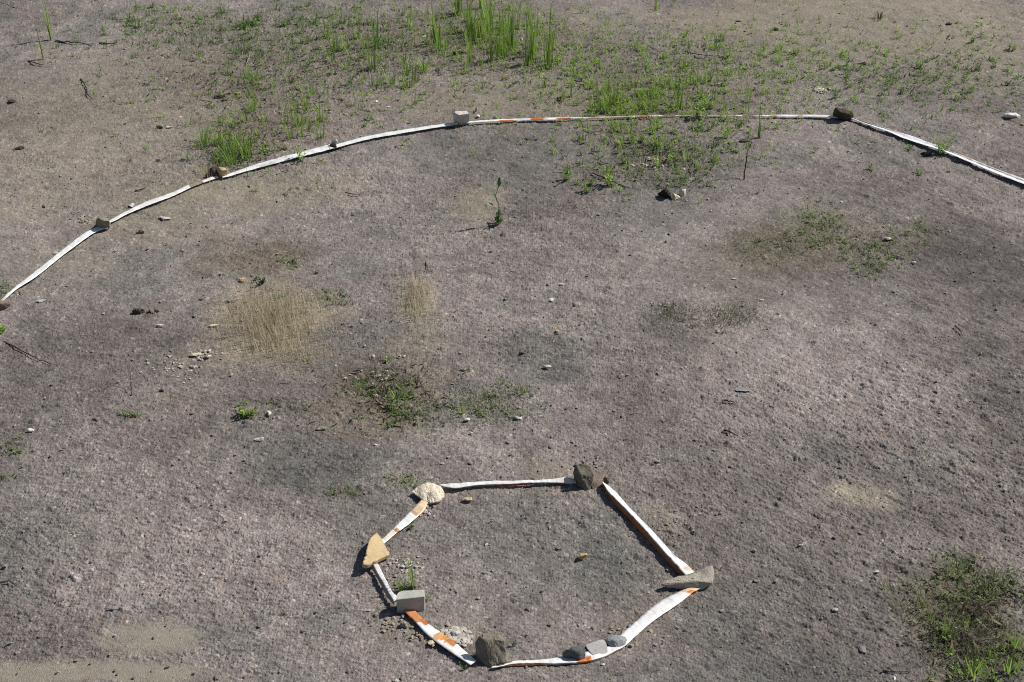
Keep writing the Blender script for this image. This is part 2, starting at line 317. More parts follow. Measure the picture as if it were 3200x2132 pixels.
stone('stone', [(1488,2002,6.5),(1495,1987,8),(1510,1978,8.6),(1540,1980,8.8),(1568,1985,8.4),(1577,2005,7.4),(1582,2035,4.4),(1581,2062,1.6),(1560,2080,.2),(1535,2087,0),(1508,2070,.2),(1490,2045,2),(1486,2020,4.6),(1513,2000,8.4),(1570,1997,8),(1545,1999,8.5),(1488,2045,0),(1578,2040,0),(1540,2030,0),(1582,2072,0),(1494,2064,0)],
      smat('bulk'), 'large dark blocky stone with a flat front face at the bottom of the small ring', group=R1, amp=.035, seed=9)
# half brick
stone('half_brick', [(1240,1916,0),(1328,1909,0),(1239,1874,6.6),(1328,1864,6.6),(1240,1858,6.5),(1248,1848,6.5),(1262,1845,6.5),(1327,1841,6.5),(1243,1888,0),(1328,1884,0),(1240,1862,6.6)],
      smat('brick'), 'grey half brick with a smooth rounded top corner on the left of the small ring', cat='brick', group=R1, amp=.008, seed=10, relax=1, cuts=7)
# yellow flat slab, outline in the photo raised on its right edge
def flat_slab(name, outline, z0, z1, thick, mat, label, group, axis=0):
    o = np.array(outline, float); t = (o[:, axis]-o[:, axis].min())/np.ptp(o[:, axis])
    top = un(o[:, 0], o[:, 1], z0+(z1-z0)*t)
    n = len(o); c = top.mean(0); c[2] = top[:, 2].min()-thick
    nrm = np.cross(top[n//3]-top[0], top[2*n//3]-top[0]); nrm /= np.linalg.norm(nrm); nrm *= np.sign(nrm[2])
    bm = bmesh.new()
    a = [bm.verts.new(p-c) for p in top]; bvs = [bm.verts.new(p-c-nrm*thick) for p in top]
    bm.faces.new(a); bm.faces.new(bvs[::-1])
    for i in range(n): bm.faces.new((a[i], bvs[i], bvs[(i+1) % n], a[(i+1) % n]))
    bmesh.ops.recalc_face_normals(bm, faces=bm.faces)
    bmesh.ops.bevel(bm, geom=[e for e in bm.edges], offset=.0016, segments=2, affect='EDGES')
    me = bpy.data.meshes.new(name); bm.to_mesh(me); bm.free(); ob = link(name, me, mat); ob.location = c
    return tag(ob, label, 'stone', group)
flat_slab('stone', [(1178,1664),(1184,1670),(1192,1682),(1200,1698),(1208,1713),(1216,1727),(1217,1734),(1205,1738),(1195,1743),(1185,1748),(1176,1754),(1166,1755),(1160,1762),(1150,1766),(1137,1764),(1134,1755),(1141,1748),(1137,1742),(1146,1737),(1145,1722),(1149,1708),(1152,1695),(1158,1682),(1166,1674)],
      .052, .022, .018, smat('yellow'), 'flat sandy yellow triangular slab at the left corner of the small ring', R1)
# stones of the big arc
stone('stone', [(297,690,5),(303,679,7),(322,675,7.4),(338,679,7),(345,695,5),(343,712,1),(335,718,0),(310,716,0),(299,708,0),(302,685,6),(343,690,6),(300,700,0),(343,702,0),(320,690,7)],
      smat('block'), 'squat grey brown cube shaped stone between two left tape strips of the arc', group=R2, amp=.03, seed=11)
stone('stone', [(638,548,1),(650,532,3.4),(664,521,5.4),(676,520,5.6),(682,530,4.2),(684,548,2),(684,556,0),(665,558,0),(643,554,0),(662,535,4),(680,540,3),(676,545,0)],
      smat('umber'), 'shadow coloured stone left of the small tan block on the arc', group=R2, amp=.04, seed=12)  # dark colour stands in for the shadow lying beside the tan block
stone('stone', [(677,528,4.6),(682,521,6),(704,523,6),(710,532,5),(709,548,1.2),(704,554,0),(679,549,.8),(677,540,2.4),(680,553,0),(692,533,5.6),(709,552,0)],
      smat('tan'), 'small tan block at the left end of the long white strip', group=R2, amp=.02, seed=13, relax=1)
stone('stone', [(1015,466,0),(1018,457,1.6),(1030,451,2.6),(1050,449,3.2),(1052,458,2.4),(1054,467,0),(1035,469,0),(1020,459,0),(1050,458,0)],
      smat('black'), 'small black stone lying on top of the white tape', group=R2, amp=.04, seed=14, cuts=3)
stone('stone', [(1028,452,1.5),(1040,440,3.6),(1052,436,4.4),(1055,440,4.4),(1054,454,1.2),(1040,455,0),(1028,455,0),(1054,452,0)],
      smat('chalk'), 'pointed whitish chip standing behind the small black stone', group=R2, amp=.05, seed=15, cuts=3)
stone('stone', [(1416,362,6),(1420,349,8),(1425,347,8.2),(1458,346,8.2),(1467,356,7.4),(1468,378,2),(1466,386,0),(1440,390,0),(1424,388,0),(1417,376,3),(1421,352,8),(1435,360,7.8),(1420,380,0),(1466,378,0),(1464,352,8)],
      smat('beige'), 'pale beige cut block at the top of the arc, tallest stone there', group=R2, amp=.014, seed=16, relax=1)
stone('stone', [(2600,360,2),(2608,336,7),(2612,333,7.4),(2640,339,7),(2662,348,5.4),(2668,362,2.4),(2664,372,0),(2640,376,0),(2618,372,0),(2606,366,0),(2625,350,6.4),(2650,356,5.4),(2610,362,0),(2660,362,0)],
      smat('umber'), 'dark brown black block where striped tape meets the right hand strip', group=R2, amp=.03, seed=17)
stone('stone', [(-30,950,3),(-10,935,5),(10,938,4.4),(28,941,2.6),(36,950,.6),(25,958,0),(5,964,0),(-20,968,0),(0,950,4),(-30,966,0)],
      smat('brown'), 'brown stone at the left edge where the arc ends', group=R2, amp=.03, seed=18)
stone('stone', [(3131,362,.8),(3142,353,2.6),(3158,350,3.2),(3176,353,2.8),(3190,362,.8),(3188,367,0),(3160,368,0),(3134,366,0),(3160,360,2.8),(3150,358,0),(3180,360,0)],
      smat('white'), 'bright white domed stone near the right edge', amp=.03, seed=19)
stone('stone', [(2055,606,1),(2066,594,4),(2078,588,5),(2090,592,4.4),(2100,604,2),(2102,618,0),(2085,616,0),(2060,608,0),(2085,605,3.6),(2078,600,0)],
      smat('black'), 'pitch dark stone at the front edge of the weeds inside the arc', amp=.04, seed=20)
stone('stone', [(2098,606,2),(2104,603,2.8),(2116,610,2),(2130,617,.4),(2110,626,0),(2098,624,0),(2110,612,2.2),(2126,612,0)],
      smat('cream'), 'yellow cream chip touching the pitch dark stone', amp=.05, seed=21, cuts=3)
stone('stone', [(2120,600,1.6),(2130,588,3.6),(2144,590,3.6),(2146,604,1),(2140,614,0),(2122,612,0),(2134,600,3),(2142,602,0)],
      smat('chalk'), 'dull whitish stone right of the yellow cream chip', amp=.05, seed=22, cuts=3)
# smaller pebbles and clods: px, py, width px, height px, palette, label
SMALL = [
 (500,1018,28,15,'white','smooth bluish white pebble below the brown crumbly clod'),
 (670,1020,38,12,'cream','flat cream chip at the left edge of the straw patch'),
 (440,975,52,28,'umber','left half of a crumbly dark brown clod above the bluish white pebble'),
 (485,972,50,26,'brown','right half of a crumbly brown clod above the bluish white pebble'),
 (612,1110,40,14,'cream','long cream shard left in the crumb heap below the straw patch'),
 (650,1116,26,20,'cream','broad cream lump in the crumb heap below the straw patch'),
 (640,1098,14,12,'chalk','tiny round crumb on top of the cream crumb heap'),
 (758,876,32,19,'tan','tan stone beside a small dark green weed above the straw patch'),
 (799,874,18,18,'black','black pebble touching the left of a small dark green weed'),
 (990,852,17,13,'umber','dark brown chip right of the weeds above the straw patch'),
 (132,941,38,13,'chalk','flat pale chip near the left end of the arc'),
 (438,728,36,22,'brown','brown lumpy chip right of the cube shaped stone, inside the arc'),
 (520,681,46,13,'chalk','long pale flat chip inside the arc under the second strip'),
 (411,641,20,24,'chalk','upright whitish fragment behind the second strip of the arc'),
 (98,1345,25,19,'white','oval white pebble near the left edge, lower half'),
 (809,1370,40,26,'white','largest white angular stone left of centre'),
 (840,1292,22,26,'beige','upright whitish chip right of a bright green clump'),
 (200,1401,22,11,'rust','small rusty brown chip on bare soil near the left edge'),
 (505,1222,26,16,'umber','dark clod below the thin upright stalk on the left'),
 (589,1168,24,18,'mid','grey pebble below the cream crumb heap'),
 (605,1147,14,13,'beige','little pale pebble just below the cream crumb heap'),
 (1000,1340,56,22,'block','row of brown lumps at the edge of the dark grey soil'),
 (1722,938,19,18,'white','bright white pebble in the middle of the bare soil'),
 (1756,888,26,9,'chalk','thin pale chip above the bright white middle pebble'),
 (1742,1034,13,16,'ochre','little ochre pebble below the bright white middle pebble'),
 (1457,1312,29,27,'white','white angular stone below the weeds in the centre'),
 (1622,1307,34,12,'beige','flat whitish chip right of the white angular stone'),
 (1631,1105,25,12,'umber','dark brown chip in the greyish hollow'),
 (1320,1232,20,12,'umber','dark brown chip between the two central green patches'),
 (1168,1237,34,10,'chalk','pale leaf like flake under the central green patch'),
 (1708,1147,36,14,'chalk','pale splinter on the greyish hollow rim'),
 (1960,1173,18,11,'mid','lone grey pebble on bare soil right of centre'),
 (2243,1036,19,14,'cream','bright cream pebble below the grey dead grass'),
 (2775,747,30,13,'chalk','flat light grey stone between the two right hand green patches'),
 (2295,870,17,9,'chalk','pale flat pebble on the olive soil patch'),
 (2318,1218,62,10,'greyround','long thin grey green flat stone on bare soil'),
 (2380,938,17,6,'beige','tiny pale sliver below the olive soil patch'),
 (2855,822,24,14,'beige','pale angled chip at the right tip of the lower green patch'),
 (2800,801,34,12,'mid','grey flat chip inside the lower right green patch'),
 (2736,1786,26,19,'chalk','rounded whitish pebble on bare soil left of the corner weeds'),
 (2362,1816,21,15,'mid','grey pebble right of the wedge shaped slab'),
 (2500,1705,24,14,'chalk','pale pebble above the rounded whitish pebble, further left'),
 (2797,2121,9,22,'white','narrow white shard at the bottom edge'),
 (1820,1740,38,32,'ochre','ochre stone lying alone inside the small ring'),
 (1460,1562,34,25,'tan','tan chip inside the small ring near the pale cream stone'),
 (1425,1982,40,34,'chalk','crumbly whitish lump behind the orange banded tape'),
 (1452,2002,30,26,'chalk','crumbly whitish lump touching the large blocky stone side of the banded tape'),
 (1346,2010,26,24,'cream','yellowish stone in front of the orange banded tape'),
 (1262,1952,46,28,'block','broad yellowish soil lump below the half brick'),
 (1884,2077,18,12,'white','small white pebble below the bottom tape'),
 (2075,1990,14,10,'mid','grey pebble right of the wide white tape'),
 (1401,1427,16,13,'beige','pinkish white pebble above the pale cream stone'),
 (1382,1448,16,11,'beige','pinkish grey pebble just below another one above the small ring'),
 (38,318,32,21,'umber','dark brown stone alone near the upper left edge'),
 (62,463,36,9,'umber','flat dark clod near the left edge, above the arc'),
 (1176,318,17,9,'white','white chip on soil below the upper weeds, left of the beige block'),
 (1212,334,20,7,'beige','pale flat chip on the brown soil left of the beige block'),
 (1496,363,13,14,'white','little white fragment just right of the beige block'),
 (526,398,28,10,'chalk','pale flat stone on the bare slope left of the grassy patch'),
 (502,398,26,12,'umber','dark lump next to the pale flat stone on the left slope'),
 (562,367,20,9,'chalk','small pale stone uphill of the pale flat stone'),
 (495,501,20,6,'umber','thin dark clod on bare soil above the arc, left'),
 (742,292,30,14,'tan','dry tan leaf like flake among the left grass tufts'),
 (690,302,36,12,'umber','dark bark piece among the left grass tufts'),
 (2572,280,32,12,'white','scatter of white crumbs behind the dark brown black block'),
 (2018,519,16,15,'chalk','white pebble among the weeds inside the arc'),
 (1327,114,20,8,'white','white flat chip among the tall blades'),
 (1630,121,9,13,'white','tiny upright white chip among tall blades right of centre'),
 (2898,482,48,20,'black','black lump just below the right hand tape strip'),
 (2326,440,42,13,'dark','flat dark stone in front of the striped tape, beside the thin stalk'),
 (1662,435,50,13,'darkgrey','flat dark grey stone inside the arc below striped tape'),
 (1430,168,48,26,'umber','dark clod among the tall blades at the top'),
 (30,2013,28,18,'greyround','pale bluish stone near the bottom left corner'),
 (352,1900,36,15,'greyround','flat pale bluish stone on the bare bottom left soil'),
 (635,1793,24,14,'beige','pale chip on bare soil left of the small ring'),
 (2690,200,34,10,'umber','dark clod in the weeds above the right hand strip'),
 (2420,92,26,8,'umber','small dark clod near the top, right of centre'),
 (2965,75,26,9,'umber','flat dark clod under a little weed at upper right'),
]
def small_stone(i, px, py, wp, hp, pal, label):
    rng = random.Random(500+i); k, a = mpp(py); W = wp*k
    rest = hp*k; zt = min(rest*.62, W*.55); D = max(W*.45, (rest-zt*math.cos(a))/math.sin(a))
    c = un(px, py+hp*.12); P = []
    for j in range(13):
        u = rng.uniform(-1, 1); th = rng.uniform(0, 2*math.pi); r = math.sqrt(1-u*u)
        e = .82+.3*rng.random()
        P.append((c[0]+W/2*r*math.cos(th)*e, c[1]+D/2*r*math.sin(th)*e, c[2]+zt*(.34+.6*u)))
    kind = 'pebble' if wp < 30 else 'stone'
    if pal in ('umber', 'brown', 'block') and ('clod' in label or 'lump' in label): kind = 'soil_clod'
    if pal in ('cream','chalk','beige','tan','white') and any(q in label for q in ('chip', 'shard', 'flake', 'splinter', 'fragment', 'sliver', 'crumb')): kind = 'stone_chip'
    o = rough_hull(kind, np.array(P), smat(pal), max(W, D), cuts=3 if wp > 22 else 2, relax=1, amp=.09 if kind == 'soil_clod' else .035, seed=30+i)
    tag(o, label, {'pebble': 'pebble', 'stone': 'stone', 'soil_clod': 'clod', 'stone_chip': 'stone chip'}[kind])
for i, a in enumerate(SMALL): small_stone(i, *a)
# ------------------------------------------------------------------ loose gravel (uncountable)
def build_gravel():
    rng = np.random.default_rng(5); n = 8000
    px = rng.uniform(-250, 3450, n*2); py = rng.uniform(-60, 2250, n*2)
    keep = rng.random(n*2) < np.array([ (mpp(v)[0]**2/math.sin(mpp(v)[1])) for v in py])/ (mpp(0)[0]**2/math.sin(mpp(0)[1]))+.16
    px = px[keep][:n]; py = py[keep][:n]; n = len(px); P = un(px, py)
    clus = [(1225,1945,60,26,34,.005,0),(1290,1985,50,20,24,.005,0),(1425,1985,32,20,60,.009,1),(1455,2005,16,12,25,.007,1),(1348,2010,16,12,10,.008,0),(635,1108,36,14,26,.006,1),(1940,1990,60,30,30,.005,0),(2090,1640,60,60,40,.004,0),(1330,1600,26,16,16,.005,1),(2570,282,20,8,26,.010,1),(2050,520,60,24,30,.009,1),(1000,345,120,20,20,.01,0),(560,1150,80,40,40,.005,1),(1200,1165,90,50,30,.005,1),(270,690,22,12,14,.008,0),(2190,600,90,50,16,.005,1),(2650,430,200,60,24,.005,0),(2450,330,150,60,30,.006,0),(1800,1450,90,20,20,.005,0),(1260,1760,60,40,40,.005,1)]
    px = list(px); py = list(py); cr = [0.]*n; cl = [0]*n
    for (x, y, rx, ry, m, rr, pal) in clus:
        for _ in range(m): px.append(x+rx*rng.normal()*.6); py.append(y+ry*rng.normal()*.6); cr.append(rr*rng.uniform(.5, 1.3)); cl.append(1+pal)
    px = np.array(px); py = np.array(py); cr = np.array(cr); cl = np.array(cl); n = len(px); P = un(px, py)
    t = (1+5**.5)/2
    V0 = np.array([(-1,t,0),(1,t,0),(-1,-t,0),(1,-t,0),(0,-1,t),(0,1,t),(0,-1,-t),(0,1,-t),(t,0,-1),(t,0,1),(-t,0,-1),(-t,0,1)])/1.9
    F0 = np.array([(0,11,5),(0,5,1),(0,1,7),(0,7,10),(0,10,11),(1,5,9),(5,11,4),(11,10,2),(10,7,6),(7,1,8),(3,9,4),(3,4,2),(3,2,6),(3,6,8),(3,8,9),(4,9,5),(2,4,11),(6,2,10),(8,6,7),(9,8,1)])
    r = .002+.006*rng.random(n)**6; r *= np.where(rng.random(n) < .02, 1.7, 1); r = np.where(cr > 0, cr, r)
    sc = np.c_[rng.uniform(.8, 1.5, n), rng.uniform(.7, 1.3, n), rng.uniform(.35, .6, n)]
    V = V0[None]*sc[:, None, :]*r[:, None, None]*(1+.28*rng.normal(size=(n, 12, 1)).clip(-1.5, 1.5))
    th = rng.uniform(0, 6.28, n); c, s = np.cos(th)[:, None], np.sin(th)[:, None]
    V = np.stack([V[..., 0]*c-V[..., 1]*s, V[..., 0]*s+V[..., 1]*c, V[..., 2]], -1)+P[:, None, :]+np.array((0, 0, .002))
    F = (F0[None, :, ::-1]+12*np.arange(n)[:, None, None]).reshape(-1, 3)
    base = np.array([(.19,.17,.16),(.23,.205,.195),(.165,.155,.145),(.28,.25,.23),(.2,.17,.13),(.40,.37,.34)])[rng.choice(6, n, p=[.36,.25,.17,.1,.08,.04])]
    base[cl == 1] = (.27,.235,.17); base[cl == 2] = (.42,.385,.34)
    C = np.repeat(base*rng.uniform(.8, 1.15, (n, 1)), 12, 0)
    tag(link('gravel', np_mesh('gravel', V.reshape(-1, 3), F, C, False), M_PEB), 'loose grey and mauve grit strewn over the bare soil', 'gravel', kind='stuff')
build_gravel()
# ------------------------------------------------------------------ tape
WHITE = (.76, .76, .755); ORANGE = (.52, .15, .025); RED = (.42, .085, .03); CREAM = (.66, .52, .36); DIRT = (.25, .2, .14)
def resample(pl, n):
    p = np.array(pl, float)
    # catmull rom
    q = np.vstack([2*p[0]-p[1], p, 2*p[-1]-p[-2]]); out = []
    for i in range(len(p)-1):
        for u in np.linspace(0, 1, 16, endpoint=False):
            a, b, c, d = q[i:i+4]; out.append(.5*((2*b)+(c-a)*u+(2*a-5*b+4*c-d)*u*u+(3*b-a-3*c+d)*u**3))
    out.append(p[-1]); out = np.array(out); L = np.r_[0, np.cumsum(np.linalg.norm(np.diff(out[:, :2], axis=0), axis=1))]; L /= L[-1]
    t = np.linspace(0, 1, n); return np.stack([np.interp(t, L, out[:, j]) for j in range(out.shape[1])], 1)
GI, GO = 'white tape strips of the small ring', 'white tape strips of the big arc'
def tape(label, group, cols, zs, bands=(), base=WHITE, seed=0, n=None, wob=.0022):
    """cols: two or three polylines of photo pixels running along the strip; zs: lift of each (cm, number or list);
       bands: (t0, t1, s0, s1, colour) with t along and s across"""
    n = n or 150; R = []
    for pl, z in zip(cols, zs):
        pl = [(*p[:2], (p[2] if len(p) > 2 else z)) for p in pl]; R.append(resample(pl, n))
    if group == GO:
        mid = sum(R)/len(R); R = [mid+(q-mid)*np.array((.8, .8, 1)) for q in R]
    M = 5; rows = []; sv = []
    K = len(R)
    for i in range(K-1):
        for j in range(M):
            u = j/M; rows.append(R[i]*(1-u)+R[i+1]*u); sv.append((i+u)/(K-1))
    rows.append(R[-1]); sv.append(1.0)
    G = np.array(rows)                                     # (m, n, 3) px py z
    m = len(G); P = un(G[..., 0].ravel(), G[..., 1].ravel(), G[..., 2].ravel()/100.).reshape(m, n, 3)
    tt = np.linspace(0, 1, n)[None, :]*np.ones((m, 1)); ss = np.array(sv)[:, None]*np.ones((1, n))
    P[..., 2] += wob*fbm(tt*14+seed*5, ss*1.5+seed, 400+seed, 3)+.0015*np.cos((ss-.5)*math.pi)
    P[..., 2] += .0011*fbm(tt*46+seed*3.3, ss*.7+seed, 450+seed, 2)
    P[..., 1] += .6*wob*fbm(tt*20+seed*3, ss*.6+seed, 500+seed, 2)
    C = np.empty((m, n, 3)); C[:] = base
    jag = .012*fbm(tt*60, ss*5+seed, 600+seed, 2); jag2 = .12*fbm(tt*25, ss*1, 650+seed, 2)
    for (t0, t1, s0, s1, col) in bands:
        mk = (tt+jag >= t0) & (tt+jag <= t1) & (ss+jag2 >= s0-.001-.2*(s0 <= 0)) & (ss+jag2 <= s1+.001+.2*(s1 >= 1)); C[mk] = col
    fade = .55*np.clip(fbm(tt*9+seed, ss*2, 700+seed, 3)-.22, 0, .5)[..., None]; C = C*(1-fade)+np.array((.55, .47, .37))*fade
    I = np.arange(m*n).reshape(m, n); F = np.stack([I[:-1, :-1], I[:-1, 1:], I[1:, 1:], I[1:, :-1]], -1).reshape(-1, 4)
    o = P.reshape(-1, 3).mean(0); me = np_mesh('barrier_tape', P.reshape(-1, 3)-o, F, C.reshape(-1, 3), True)
    ob = link('barrier_tape', me, M_TAPE); ob.location = o
    md = ob.modifiers.new('thickness', 'SOLIDIFY'); md.thickness = .0009; md.offset = 0
    return tag(ob, label, 'tape', group)
tape('thin white strip joining the pale cream stone to the dark olive stone', GI,
     [[(1372,1514),(1395,1513),(1415,1511),(1500,1505),(1600,1502),(1700,1499),(1770,1492),(1800,1500)], [(1372,1517),(1392,1523),(1418,1527),(1455,1522),(1500,1517),(1600,1513),(1700,1509),(1800,1512)], [(1380,1519),(1395,1526),(1420,1529),(1460,1525),(1502,1521),(1600,1518),(1700,1512),(1800,1514)]],
     [1.6, 1.3, .2], [(0, 1, .55, 1, (.34,.25,.17)), (.4, .68, .55, 1, RED), (.86, 1, 0, .5, (.72,.62,.55))], seed=1)
tape('long diagonal white strip with orange underside from dark olive stone to the wedge slab', GI,
     [[(1886,1507),(1920,1534),(1962,1580),(2012,1632),(2062,1683),(2108,1735),(2150,1768),(2178,1798)], [(1882,1508),(1903,1540),(1944,1580),(1998,1636),(2046,1690),(2092,1742),(2128,1783),(2150,1806)], [(1882,1516),(1898,1548),(1932,1590),(1988,1648),(2036,1702),(2084,1756),(2120,1795),(2142,1812)]],
     [1.8, 2.6, .2], [(0, 1, .53, 1, (.33,.13,.05)), (.36, .5, .53, 1, (.5,.12,.02)), (.1, .3, .53, 1, (.4,.15,.06)), (.18, .8, 0, .1, (.42,.45,.5)), (.9, .95, 0, .3, CREAM)], seed=2)  # side fold: orange darkened to paint the shade under the raised edge
tape('wide flat white strip from the wedge slab down to the rounded blue grey stone', GI,
     [[(2160,1832),(2140,1842),(2082,1868),(2040,1895),(2000,1930),(1960,1965),(1925,1995)], [(2190,1838),(2165,1853),(2128,1882),(2080,1915),(2030,1950),(1985,1990),(1950,2022)]],
     [.9, .8], [(0, .13, .0, 1, CREAM), (.06, .12, .5, 1, ORANGE)], seed=3)
tape('bottom white strip under the charcoal stone and flat pale grey slab', GI,
     [[(1950,2008),(1900,2020),(1850,2034),(1800,2044),(1757,2052),(1725,2058),(1690,2062),(1640,2064),(1605,2066),(1570,2074),(1535,2084)], [(1950,2022),(1925,2034),(1890,2051),(1850,2064),(1800,2071),(1750,2074),(1690,2073),(1640,2073),(1600,2076),(1570,2082),(1535,2088)], [(1952,2024),(1926,2037),(1892,2055),(1850,2068),(1800,2075),(1750,2077),(1690,2079),(1640,2081),(1600,2082),(1570,2084),(1535,2089)]],
     [.5, .9, .1], [(0, 1, .56, 1, (.55,.42,.3)), (.26, .37, .2, 1, ORANGE), (.62, .84, .62, 1, (.5,.2,.07)), (.85, .97, 0, .25, (.1,.09,.08))], seed=4)
tape('white strip with broad orange bands between half brick and the large blocky stone', GI,
     [[(1290,1900),(1303,1915),(1330,1943),(1380,1978),(1425,2010),(1460,2040),(1490,2066)], [(1262,1905),(1272,1920),(1299,1946),(1330,1980),(1380,2018),(1432,2054),(1470,2078)]],
     [.8, 1.2], [(0, .21, 0, 1, (.56,.24,.1)), (.18, .28, 0, .55, ORANGE), (.44, .52, 0, .8, (.62,.34,.14)), (.52, .60, 0, .62, (.56,.24,.06)), (.58, .69, 0, .55, (.44,.15,.03))], seed=5)
tape('narrow raised white strip between the yellow triangular slab and half brick', GI,
     [[(1172,1748),(1180,1760),(1200,1800),(1224,1846),(1238,1862),(1250,1880)], [(1160,1750),(1164,1760),(1181,1794),(1203,1830),(1216,1854),(1232,1882)], [(1158,1764),(1162,1775),(1179,1808),(1200,1846),(1213,1870),(1230,1890)]],
     [2.6, 2.3, .3], [(0, 1, .55, 1, (.3,.25,.2)), (0, .12, 0, .4, (.35,.3,.25))], seed=6)
tape('short stained white strip between the pale cream stone and the yellow triangular slab', GI,
     [[(1318,1560),(1311,1569),(1290,1590),(1250,1630),(1215,1664),(1190,1688)], [(1338,1568),(1333,1582),(1322,1600),(1278,1638),(1240,1666),(1200,1700)]],
     [1.3, 1.2], [(0, .28, 0, 1, (.68,.52,.34)), (.25, .31, .2, .9, (.5,.3,.17)), (.66, .73, .25, 1, (.5,.22,.08)), (.74, 1, .0, 1, (.74,.68,.6))], seed=7)
tape('white strip running off the left edge from the cube shaped stone', GO,
     [[(-8,945),(12,927),(40,900),(100,853),(180,790),(250,734),(296,712),(330,708)], [(-2,952),(16,937),(50,907),(115,866),(190,806),(266,750),(305,724),(338,714)]],
     [1.3, 1.3], [(0, .07, 0, 1, (.5,.48,.42))], seed=8)
tape('white strip between the cube shaped stone and the shadow coloured stone, partly buried in sand', GO,
     [[(335,692),(352,682),(385,663),(450,631),(530,602),(585,579),(620,566),(650,556),(676,548)], [(342,698),(362,690),(397,671),(452,648),(532,618),(596,588),(630,574),(660,564),(684,556)]],
     [1.2, 1.2], [(.75, .87, 0, 1, DIRT)], base=(.77,.755,.72), seed=9)
tape('long white strip from small tan block to the small black stone', GO,
     [[(696,552),(714,543),(790,515),(880,488),(960,468),(1030,449)], [(694,556),(712,553),(795,530),(872,510),(945,491),(1036,468)]],
     [1.3, 1.3], [(.34, .5, .55, 1, (.55,.53,.5))], seed=10)
tape('clean white strip from the small black stone to the pale beige block', GO,
     [[(1030,456),(1060,448),(1120,430),(1200,414),(1300,398),(1400,384),(1432,382)], [(1030,468),(1064,460),(1122,444),(1200,428),(1300,411),(1380,398),(1432,390)]],
     [1.4, 1.4], seed=11)
bx = lambda x0, x1, s0=0, s1=1, c=ORANGE: ((x0-1450)/1170, (x1-1450)/1170, s0, s1, c)
tape('twisted white tape with orange and red bands passing through the weeds', GO,
     [[(1450,381),(1530,374),(1600,371),(1650,369),(1710,367),(1780,367),(1850,366),(1900,363),(2000,361),(2110,359),(2200,360),(2300,360),(2400,359),(2500,358),(2560,358),(2620,364)], [(1450,386),(1530,382),(1600,380),(1650,377),(1710,377),(1780,372),(1850,371),(1900,370),(2000,366),(2110,364),(2200,364),(2300,364),(2400,365),(2500,366),(2560,367),(2620,370)]],
     [1.5, 1.2], [bx(1562,1612,.45,1),bx(1612,1655,0,.7,(.62,.63,.72)),bx(1662,1704),bx(1742,1786,.25,1,RED),bx(1838,1868,.4,1,(.4,.24,.15)),bx(1868,1985,0,1,(.42,.34,.27)),bx(1988,2034,0,1,(.5,.2,.08)),bx(2072,2114,0,1,RED),bx(2120,2300,0,1,(.4,.33,.24)),bx(2320,2356,0,1,RED),bx(2356,2372,0,1,(.5,.42,.34)),bx(2408,2432,.2,1,(.5,.2,.08)),bx(2494,2512,0,.8)], seed=12, n=320)
tape('folded white strip with orange stained edge running off the right edge', GO,
     [[(2655,362),(2700,380),(2780,402),(2860,427),(2925,452),(2960,468),(3010,484),(3110,525),(3215,562)], [(2655,366),(2700,382),(2775,407),(2850,437),(2925,461),(2958,472),(3010,493),(3110,534),(3215,576)], [(2658,369),(2702,387),(2770,411),(2835,438),(2926,467),(2955,477),(3010,500),(3110,543),(3215,584)]],
     [1.6, .9, 1.6], [(.22, .29, 0, .1, (.6,.35,.2)), (.40, .47, 0, .08, (.6,.4,.28)), (.6, .68, 0, .15, (.6,.35,.2)), (.76, .98, 0, .08, (.6,.4,.25)), (.55, 1, .3, .46, (.3,.28,.26))], base=(.78,.79,.82), seed=13, n=220)  # last band paints the shade in the fold crease as a dark stripe
# ------------------------------------------------------------------ plants
PAL = [[(.27,.40,.075),(.22,.36,.06),(.33,.44,.10),(.18,.30,.06)], [(.11,.20,.05),(.14,.24,.055),(.085,.16,.045),(.18,.28,.07)], [(.15,.145,.08),(.11,.125,.065),(.19,.17,.1)], [(.66,.58,.43),(.56,.48,.34),(.72,.65,.50)], [(.055,.125,.035),(.07,.15,.045)], [(.17,.225,.08),(.21,.25,.10),(.14,.19,.065),(.24,.26,.13)]]
class Blades:
    def __init__(s): s.V = []; s.F = []; s.C = []; s.n = 0
    def add(s, base, az, length, lean, width, col, seg=3, curl=.5, wide=.0):
        """tapering curved blade; lean = tilt from vertical at the base (rad), curl = added tilt at the tip"""
        p = np.array(base, float); side = np.array((-math.sin(az), math.cos(az), 0)); L = length/seg; rows = []
        for i in range(seg+1):
            u = i/seg; wdt = width*(math.sin(math.pi*min(.97, .18+.8*u)) if wide else (1-u)**.7+.04)
            rows.append((p-side*wdt/2, p+side*wdt/2))
            a = lean+curl*u*u; p = p+L*np.array((math.cos(az)*math.sin(a), math.sin(az)*math.sin(a), math.cos(a)))
        for a, b in rows: s.V += [a, b]; s.C += [col, col]
        for i in range(seg):
            k = s.n+2*i; s.F.append((k, k+1, k+3, k+2))
        s.n += 2*(seg+1)
    def mesh(s, name): return np_mesh(name, np.array(s.V), np.array(s.F), np.array(s.C), True)
def pick(rng, pal): 
    c = rng.choice(PAL[pal]); f = rng.uniform(.8, 1.2); return (c[0]*f, c[1]*f, c[2]*f)
def tuft_mesh(seed, n, h, spread, width, pal, lean=.35, name='grass_tuft'):
    rng = random.Random(seed); B = Blades()
    for i in range(n):
        r = spread*rng.random()**.7; th = rng.uniform(0, 6.28)
        B.add((r*math.cos(th), r*math.sin(th), -.006), th+rng.uniform(-.9, .9), h*rng.uniform(.45, 1), rng.uniform(.02, lean), width*rng.uniform(.7, 1.2), pick(rng, pal), 4, rng.uniform(.1, .8))
    return B.mesh(name)
